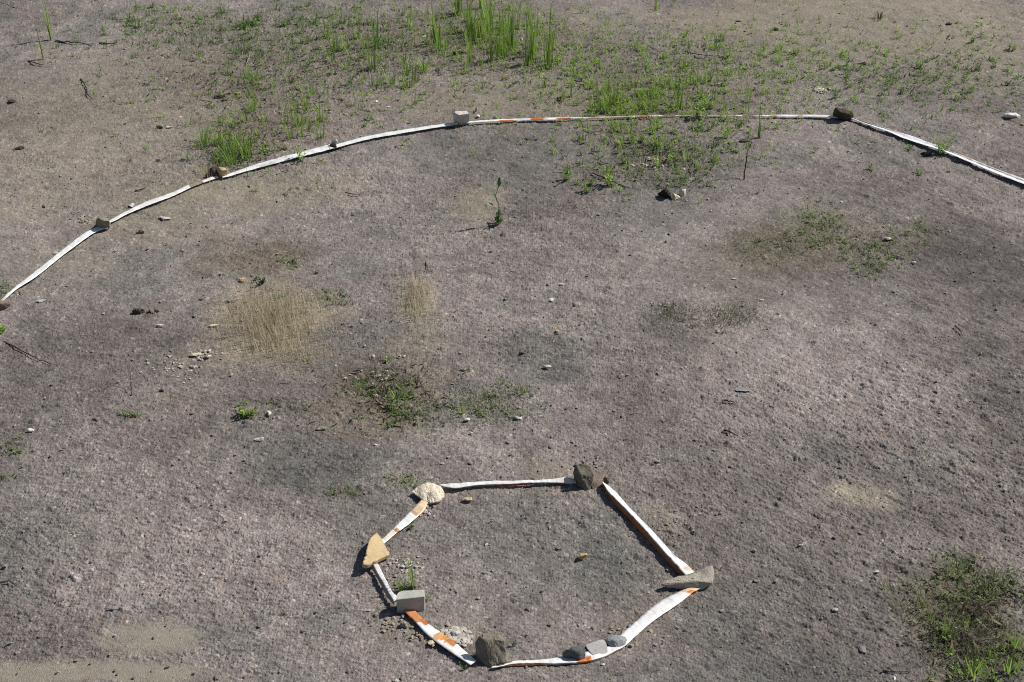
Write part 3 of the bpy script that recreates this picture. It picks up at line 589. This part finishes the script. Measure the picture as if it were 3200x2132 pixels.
def leafy_mesh(seed, stems, h, pal, name='leafy_weed', leaf=.022, spread=.02):
    rng = random.Random(seed); B = Blades()
    for s in range(stems):
        th = rng.uniform(0, 6.28); r = spread*rng.random(); az = th; lean = rng.uniform(.03, .5); hh = h*rng.uniform(.5, 1)
        base = np.array((r*math.cos(th), r*math.sin(th), -.004))
        B.add(base, az, hh, lean, .003, pick(rng, pal), 4, .2); B.add(base, az+1.57, hh, .02, .003, pick(rng, pal), 4, .1)
        nl = int(3+hh/.012)
        for i in range(nl):
            u = (i+.6)/nl; p = base+np.array((math.cos(az)*math.sin(lean), math.sin(az)*math.sin(lean), math.cos(lean)))*hh*u
            B.add(p, rng.uniform(0, 6.28), leaf*rng.uniform(.6, 1.2)*(1.15-.6*u), rng.uniform(.7, 1.4), leaf*.42, pick(rng, pal), 3, rng.uniform(-.1, .6), 1)
    return B.mesh(name)
# stuff: short sprouts of the weedy places
def build_sprouts():
    rng = random.Random(9); B = Blades()
    for w_ in WEED:
        px, py, rx, ry, wt, h0, h1, pal = w_
        k, a = mpp(py); area = math.pi*rx*ry*k*k/math.sin(a)
        n = int(min(4200, wt*area*(2300 if (pal != 2 and py < 620) else 1500)*max(.55, (py/1300.)**.6)*(1.9 if py > 600 else 1)))
        if n <= 0: continue
        pts = []
        nc = max(4, int(n/9)); cc = []
        for i in range(nc):
            g1, g2 = rng.gauss(0, .68), rng.gauss(0, .68); cc.append((px+rx*g1, py+ry*g2))
        Q = []
        for i in range(n):
            c = rng.choice(cc); Q.append((c[0]+rng.gauss(0, .010)/k, c[1]+rng.gauss(0, .010)/k*math.sin(a)))
        Q = np.array(Q); ok = (Q[:, 1] > -80); Q = Q[ok]
        P = un(Q[:, 0], Q[:, 1])
        for p in P:
            far = py < 520
            p[2] -= .003
            if rng.random() < .55:
                B.add(p, rng.uniform(0, 6.28), rng.uniform(h0, h1), rng.uniform(.05, .9), rng.uniform(.002, .004)*(1.25 if far else 1), pick(rng, 5 if (py > 600 and rng.random() < .4) else pal), 2, rng.uniform(.1, .9))
            else:
                B.add(p+np.array((0, 0, rng.uniform(.003, h0))), rng.uniform(0, 6.28), rng.uniform(.008, .018), rng.uniform(.8, 1.45), rng.uniform(.004, .008), pick(rng, 5 if (py > 600 and rng.random() < .4) else pal), 2, .3, 1)
    tag(link('grass', B.mesh('grass'), M_LEAF), 'short green sprouts and ground hugging weeds scattered in patches on the soil', 'grass', kind='stuff')
build_sprouts()
def build_dry():
    rng = random.Random(12); B = Blades()
    for (px, py, rx, ry, n, h0, h1, pal) in [(850,1010,150,115,2300,.03,.085,3),(900,1050,200,110,700,.015,.06,3),(950,1100,170,50,500,.012,.03,3),(760,960,110,60,300,.01,.03,3),(1305,930,50,80,700,.03,.08,3),(2110,985,120,45,420,.012,.03,2),(1240,1200,170,110,1200,.01,.03,2),(1500,1250,150,80,700,.01,.025,2),(2280,990,110,50,800,.01,.025,2),
            (2420,760,200,80,1100,.008,.02,2),(2720,760,180,90,900,.01,.025,2),(3020,1960,170,170,2600,.012,.04,2),(800,330,280,120,900,.02,.05,3),(1450,180,350,90,1000,.02,.07,3),(2000,260,400,110,1000,.02,.05,3),(2070,520,160,90,700,.015,.04,3),(660,540,60,30,350,.02,.06,3),(800,800,150,60,500,.006,.015,2)]:
        k, a = mpp(py)
        Q = np.array([(px+rx*rng.gauss(0, .5), py+ry*rng.gauss(0, .5)) for _ in range(n)]); P = un(Q[:, 0], Q[:, 1])
        for p in P:
            p[2] -= .003
            B.add(p, rng.uniform(0, 6.28), rng.uniform(h0, h1), rng.uniform(.0, .9 if pal == 2 else .3), rng.uniform(.0014, .0028), pick(rng, pal if rng.random() < .94 else 1), 2, rng.uniform(0, .8))
    tag(link('dry_grass', B.mesh('dry_grass'), M_DRY), 'dead straw coloured stubble standing in patches on the soil', 'dry grass', kind='stuff')
build_dry()
def build_litter():
    rng = random.Random(31); B = Blades()
    for (px, py, rx, ry, n) in [(1450,170,420,110,420),(2000,260,480,140,420),(820,260,380,140,420),(2070,500,220,90,260),(2900,240,300,100,160),(3020,1960,150,150,140),(1200,1230,160,90,110),(800,450,160,80,160)]:
        Q = np.array([(px+rx*rng.gauss(0, .5), py+ry*rng.gauss(0, .5)) for _ in range(n)]); P = un(Q[:, 0], Q[:, 1])
        for p in P:
            c = rng.choice([(.05,.042,.035),(.09,.07,.05),(.16,.12,.08),(.30,.25,.18),(.07,.06,.055),(.2,.16,.14)]); p[2] += .004
            B.add(p, rng.uniform(0, 6.28), rng.uniform(.012, .05), rng.uniform(1.2, 1.5), rng.uniform(.004, .011), c, 3, rng.uniform(-.5, .3), 1)
    tag(link('litter', B.mesh('litter'), M_DRY), 'dark and pale scraps of dead leaf and bark lying between the weeds', 'plant litter', kind='stuff')
build_litter()
# individual plants of the weedy band: shared meshes, one object each
T_TALL = [tuft_mesh(100+i, 7+2*i, .24+.03*i, .022, .0075, 0, .16) for i in range(4)]
T_MID = [tuft_mesh(120+i, 8+2*i, .10+.015*i, .02, .005, 0, .4) for i in range(4)]
T_LOW = [tuft_mesh(140+i, 14+4*i, .055+.008*i, .03, .0045, 1, .8) for i in range(4)]
W_LEAF = [leafy_mesh(160+i, 3+i, .06+.012*i, 0, leaf=.02, spread=.025) for i in range(4)]
W_DARK = [leafy_mesh(180+i, 3+i, .05+.01*i, 1, leaf=.018, spread=.03) for i in range(4)]
def plant(name, me, px, py, label, cat, group=None, s=1.0, rz=None, rng=random.Random(77)):
    o = link(name, me, M_LEAF); p = un(px, py); o.location = p
    o.rotation_euler = (0, 0, rng.uniform(0, 6.28) if rz is None else rz); o.scale = (s, s, s*rng.uniform(.85, 1.15))
    return tag(o, label, cat, group)
def scatter(n, spots, meshes, name, label, cat, group, s0, s1, seed):
    rng = random.Random(seed)
    for i in range(n):
        px, py, rx, ry = rng.choice(spots)
        for _ in range(30):
            x = px+rx*rng.uniform(-1, 1); y = py+ry*rng.uniform(-1, 1)
            if ((x-px)/rx)**2+((y-py)/ry)**2 < 1: break
        plant(name, rng.choice(meshes), x, y, label, cat, group, rng.uniform(s0, s1))
scatter(34, [(1540,130,190,80),(1580,200,150,60),(1500,70,110,60)], T_TALL, 'grass_tuft', 'tall thin bright grass tuft in the stand at the middle of the top edge', 'grass', 'tall grass tufts at the top edge', .7, 1.25, 1)
scatter(20, [(1140,170,120,70),(1220,230,130,50),(1050,110,100,70)], T_MID, 'grass_tuft', 'upright mid green grass tuft left of the tall stand at the top', 'grass', 'upright tufts left of the tall stand', .7, 1.5, 2)
scatter(46, [(640,90,260,50),(870,130,150,70),(800,60,300,40),(450,60,120,40)], T_LOW+W_DARK, 'grass_tuft', 'low dark green tuft in the upper left weed band', 'grass', 'low tufts of the upper left band', .6, 1.2, 3)
scatter(70, [(770,440,140,70),(860,320,200,70),(720,480,70,40),(930,390,90,70)], T_MID, 'grass_tuft', 'small upright grass tuft on littered soil behind the long white strip', 'grass', 'tufts behind the long white strip', .6, 1.2, 4)
scatter(115, [(1880,250,240,100),(2150,300,250,50),(2250,200,280,100),(1950,320,110,40)], W_LEAF+T_MID, 'leafy_weed', 'bright green weed growing behind the striped tape', 'weed', 'weeds behind the striped tape', .55, 1.1, 5)
scatter(34, [(2930,250,250,70),(2700,220,150,60),(3060,160,130,70)], W_LEAF+W_DARK, 'leafy_weed', 'small green weed on stony soil behind the right hand strip', 'weed', 'weeds behind the right hand strip', .5, .95, 6)
scatter(58, [(1950,440,170,50),(2080,500,170,80),(2230,420,130,50),(1850,560,100,40)], W_LEAF+W_DARK+T_MID[:2], 'leafy_weed', 'green weed on the soil in front of the striped tape', 'weed', 'weeds in front of the striped tape', .5, 1.05, 7)
# plants that can be told apart
def sized(seed, kind, hpx, py, **kw):
    k, a = mpp(py); h = hpx*k/math.cos(a)
    return h
def tuft_at(px, py, hpx, n, pal, label, spread=10, lean=.25, wpx=3.2, seed=0, cat='grass'):
    k, a = mpp(py); h = hpx*k/math.cos(a)
    plant('grass_tuft', tuft_mesh(900+seed+int(px), n, h*1.1, spread*k, wpx*k, pal, lean), px, py, label, cat, None, 1.0)
def weed_at(px, py, hpx, stems, pal, label, spread=14, leafpx=13):
    k, a = mpp(py)
    plant('leafy_weed', leafy_mesh(int(px+py), stems, hpx*k/math.cos(a), pal, leaf=leafpx*k, spread=spread*k), px, py, label, 'weed', None, 1.0)
tuft_at(160,125,150,6,0,'tall slender grass stalk rising out of the top edge, far left', 2, .05, 4.5)
tuft_at(135,185,110,6,0,'thinner grass stalk standing beside the tall slender one, far left', 2, .06, 3.4)
tuft_at(1180,150,150,14,1,'tall dense green blade clump at upper middle left', 14, .14, 4)
tuft_at(1160,215,120,16,0,'bushy clump at the foot of the tall dense blade clump', 22, .3, 4)
tuft_at(1372,160,170,9,0,'broad leaning bright blades at the top centre', 8, .12, 5)
tuft_at(1720,70,80,4,0,'single bright blade group at the right end of the tall stand', 2.5, .08, 4)
tuft_at(1600,150,140,6,1,'darkest tall blade tuft within the tall stand', 7, .1, 4)
tuft_at(1785,300,150,6,0,'thin tall blade pair behind the left part of the striped tape', 6, .06, 4)
tuft_at(2375,430,120,8,0,'tall pale green tuft crossing the striped tape on its right part', 10, .12, 4)
tuft_at(2120,340,70,16,0,'bushy bright clump where the striped tape disappears', 20, .4, 5)
weed_at(2180,370,60,6,0,'leafy clump hiding the middle of the striped tape',26)
weed_at(2060,460,80,6,0,'leafy bright weed in front of the striped tape, tallest of its row',18)
tuft_at(2748,58,26,20,1,'round low tuft standing alone on bare soil at upper right', 20, .7, 4)
tuft_at(2045,30,50,8,0,'thin pale tuft touching the top edge right of the tall stand', 14, .3, 3)
weed_at(941,500,70,4,0,'small weed growing across the long white strip',7,11)
weed_at(2940,480,60,8,0,'green weed covering a gap in the right hand strip',16,12)
weed_at(2722,528,24,4,0,'tiny bright weed below the right hand strip, left one',8,10)
weed_at(2870,540,18,5,1,'tiny dull weed below the right hand strip, right one',12,9)
weed_at(1900,580,55,4,0,'upright weed at the left front corner of the weeds inside the arc',10,14)
weed_at(1775,560,60,3,0,'slim upright weed left of the front weeds inside the arc',8,12)
weed_at(2610,310,30,5,1,'low weed beside the white crumbs behind the dark block',14,10)
tuft_at(1292,1838,84,15,0,'slender upright grass tuft behind the half brick', 7, .12, 4.2)
weed_at(1256,1842,34,7,0,'round leafy clump behind the half brick',13,14)
weed_at(1286,1652,20,6,1,'little weed against the short stained strip',10,9)
weed_at(1605,2020,36,3,1,'tiny sprout right of the large blocky stone',8,8)
weed_at(1447,2092,28,2,1,'tiny sprout below the large blocky stone',6,9)
weed_at(775,1298,30,10,0,'bright green clump left of the upright whitish chip',24,15)
weed_at(815,885,30,6,4,'small dark green weed above the straw patch',14,14)
weed_at(1208,1130,26,3,0,'single bright sprout below the straw patch',6,12)
tuft_at(1448,1290,42,9,0,'pale green tuft above the white angular stone', 9, .3, 4)
tuft_at(1240,1250,34,26,0,'bright grass clump of the central green patch', 26, .8, 4.5)
tuft_at(1150,1215,22,26,1,'dark flat grass clump of the central green patch', 34, 1.1, 4.5)
weed_at(6,1035,26,4,0,'bright leaf cluster cut by the left edge',10,16)
tuft_at(2870,1895,50,18,5,'green tuft at the left edge of the corner weeds', 24, .5, 4)
tuft_at(2955,1985,70,14,0,'upright pale tuft in the middle of the corner weeds', 14, .2, 4)
tuft_at(2990,1790,40,34,5,'broad dull tuft at the top of the corner weeds', 44, .5, 4)
tuft_at(3110,1830,46,46,5,'dense dark green tuft near the right edge of the corner weeds', 50, .6, 4.5)
tuft_at(3170,2030,70,16,0,'bright tuft at the right edge above the bottom corner', 18, .3, 4)
tuft_at(3040,2115,60,30,0,'bright spreading tuft at the bottom edge in the corner weeds', 34, .6, 4.5)
tuft_at(3160,2100,60,20,0,'bright tuft next to the bottom right corner', 24, .5, 4.5)
tuft_at(720,500,30,50,1,'thickest dark grass clump behind the small tan block', 60, .6, 4)
# lone seedling with stem and leaves as parts
def tube_mesh(name, pts, r0, r1, seg=6, col=(.1,.1,.1)):
    V = []; F = []; n = len(pts)
    for i, p in enumerate(pts):
        d = np.array(pts[min(i+1, n-1)])-np.array(pts[max(i-1, 0)]); d = d/np.linalg.norm(d)
        a = np.cross(d, (0.3, .2, 1) if abs(d[2]) < .9 else (1, 0, 0)); a /= np.linalg.norm(a); b = np.cross(d, a); r = r0+(r1-r0)*i/(n-1)
        for j in range(seg):
            t = 2*math.pi*j/seg; V.append(np.array(p)+r*(a*math.cos(t)+b*math.sin(t)))
    for i in range(n-1):
        for j in range(seg): F.append((i*seg+j, i*seg+(j+1) % seg, (i+1)*seg+(j+1) % seg, (i+1)*seg+j))
    return np_mesh(name, np.array(V), np.array(F), np.tile(col, (len(V), 1)), True)
sd_o = bpy.data.objects.new('seedling', None); COL.objects.link(sd_o); b0 = un(1556, 700); sd_o.location = b0
tag(sd_o, 'lone dark green seedling with a curved stem on bare soil inside the arc', 'plant')
k, a = mpp(700); kz = k/math.cos(a)
st = [(0, 0, -.005), (.004, 0, 28*kz), (.006, 0, 58*kz), (-8*k, 0, 85*kz), (4*k, 0, 116*kz)]
link('stem', tube_mesh('stem', st, .0028, .0014, 6, (.05,.09,.03)), M_LEAF, sd_o)
def leaf_part(base, az, ln, lean, wd, pal=4, curl=.3, name='leaf'):
    B = Blades(); rng = random.Random(int(az*100)); B.add((0, 0, 0), az, ln, lean, wd, pick(rng, pal), 5, curl, 1); o = link(name, B.mesh(name), M_LEAF, sd_o); o.location = base; return o
for i, (bs, az, ln, lean, wd) in enumerate([(st[4], 1.4, 30*k, .15, 11*k), (st[3], 2.9, 34*k, .2, 10*k), (st[3], .2, 24*k, 2.5, 11*k), (st[4], .1, 16*k, .6, 8*k)]+
        [((((q*7) % 5-2)*5*k, ((q*11) % 5-2)*5*k, .004+(q % 4)*7*kz), q*2.4, (15+(q*5) % 9)*k, .7+.12*(q % 6), (7+(q % 3)*2)*k) for q in range(22)]):
    leaf_part(bs, az, ln, lean, wd)
# ------------------------------------------------------------------ twigs and stalks
def wood_mat(name, c): return stone_mat(name, c, tuple(1.7*v for v in c), 60, .4)
M_TWIG = wood_mat('dark_bark', (.028,.022,.018)); M_STRAW = wood_mat('dry_straw', (.22,.17,.11)); M_BROWN = wood_mat('brown_twig', (.11,.065,.04))
def twig(pts, r, mat, label, side=None, name='twig', seed=0):
    """pts (px, py, height cm)"""
    p = resample(pts, 14); P = un(p[:, 0], p[:, 1], p[:, 2]/100.); rng = np.random.default_rng(seed); P[1:-1] += rng.normal(0, r*.45, (12, 3))
    o = P[0].copy(); me = tube_mesh(name, list(P-o), r, r*.45); ob = link(name, me, mat); ob.location = o
    tag(ob, label, 'twig')
    for j, (t, dx, dy, dz) in enumerate(side or []):
        q = P[int(t*13)]-o; kk = mpp(pts[0][1])[0]
        e = q+np.array((dx*kk, dy*kk, dz*kk)); m2 = tube_mesh('side_shoot', [q, (q+e)/2+np.array((0, 0, .003)), e], r*.6, r*.3); link('side_shoot', m2, mat, ob)
    return ob
twig([(2325,562,0),(2330,520,6),(2336,480,13),(2348,440,19)], .0042, M_TWIG, 'thin dark stalk standing upright in front of the right weeds', [(.6,8,0,10),(.85,-9,0,12)], 'dead_stalk', 1)
twig([(14,1068,.3),(60,1092,.8),(110,1118,.7),(160,1138,.4)], .003, M_TWIG, 'long straight dark twig lying near the left edge', None, seed=2)
twig([(412,1238,0),(409,1200,3.5),(406,1158,8)], .0022, M_TWIG, 'thin dark stalk standing upright on the lower left soil', [(.5,6,0,6)], 'dead_stalk', 3)
twig([(172,129,.6),(230,132,1),(298,139,.6)], .0055, M_TWIG, 'dark stick at the foot of the far left grass stalk', seed=4)
twig([(310,134,.6),(360,137,.6)], .005, M_TWIG, 'short dark stick right of the longer dark stick at upper left', seed=5)
twig([(252,246,.5),(268,272,.8),(276,298,.8),(290,311,.4)], .004, M_TWIG, 'bent dark twig on bare soil at upper left', [(.3,14,10,2),(.6,-8,6,1)], seed=6)
twig([(1850,540,.5),(1900,560,.9),(1965,588,.4)], .0035, M_TWIG, 'thin dark twig slanting in front of weeds inside the arc', seed=7)
twig([(782,168,2),(776,186,1.2),(768,206,.4)], .004, M_STRAW, 'pale straw coloured twig in the upper left weeds', seed=8)
twig([(88,190,.5),(112,198,.8),(136,202,.5)], .0045, M_TWIG, 'short curved dark twig below the thinner far left stalk', seed=9)
twig([(694,400,1.5),(690,440,1),(674,476,.5)], .003, M_STRAW, 'pale dry stem in the grass behind the small tan block', seed=10)
twig([(422,597,.5),(440,592,.7),(458,584,.4)], .0035, M_TWIG, 'short dark twig on soil above the second strip of the arc', seed=11)
twig([(0,1822,.5),(28,1816,1),(54,1832,.4)], .0028, M_TWIG, 'arched dark twig at the left edge near the bottom', seed=12)
twig([(2262,1250,.5),(2280,1254,.7),(2296,1257,.4)], .0035, M_TWIG, 'short dark twig below the long grey green stone', seed=13)
twig([(2262,1343,.5),(2285,1352,.8),(2306,1362,.4)], .004, M_TWIG, 'thicker slanting dark twig on bare soil right of centre', seed=14)
twig([(2986,1018,.5),(3000,1034,.8),(3008,1050,.4)], .003, M_TWIG, 'tiny dark twig on bare soil near the right edge', seed=15)
twig([(2758,2097,.5),(2800,2100,.8),(2845,2098,.4)], .0025, M_TWIG, 'thin dark twig lying at the bottom edge left of corner weeds', seed=16)
twig([(1340,590,0),(1340,590,.1)], .001, M_TWIG, 'x') if False else None
twig([(1795,252,.6),(1822,256,.9),(1852,262,.5)], .004, M_TWIG, 'dark twig behind the striped tape, left part', seed=17)
twig([(1330,820,.3),(1338,845,.6),(1352,850,.4)], .0025, M_TWIG, 'small hooked dark twig under the lone seedling', seed=18)
twig([(1165,318,.4),(1100,200,.0)], .001, M_TWIG, 'x') if False else None
twig([(1052,200,1),(960,222,1.2),(880,248,.6)], .003, M_BROWN, 'long reddish dry stem in the upper left weeds', [(.4,20,6,3)], seed=19)
twig([(1078,602,.5),(1110,606,.7),(1140,603,.4)], .0035, M_BROWN, 'reddish brown twig on the tan soil inside the arc', seed=20)
twig([(2140,160,.8),(2190,172,1.2),(2250,175,.6)], .0035, M_TWIG, 'dark dry twig among the weeds at upper right of centre', seed=21)
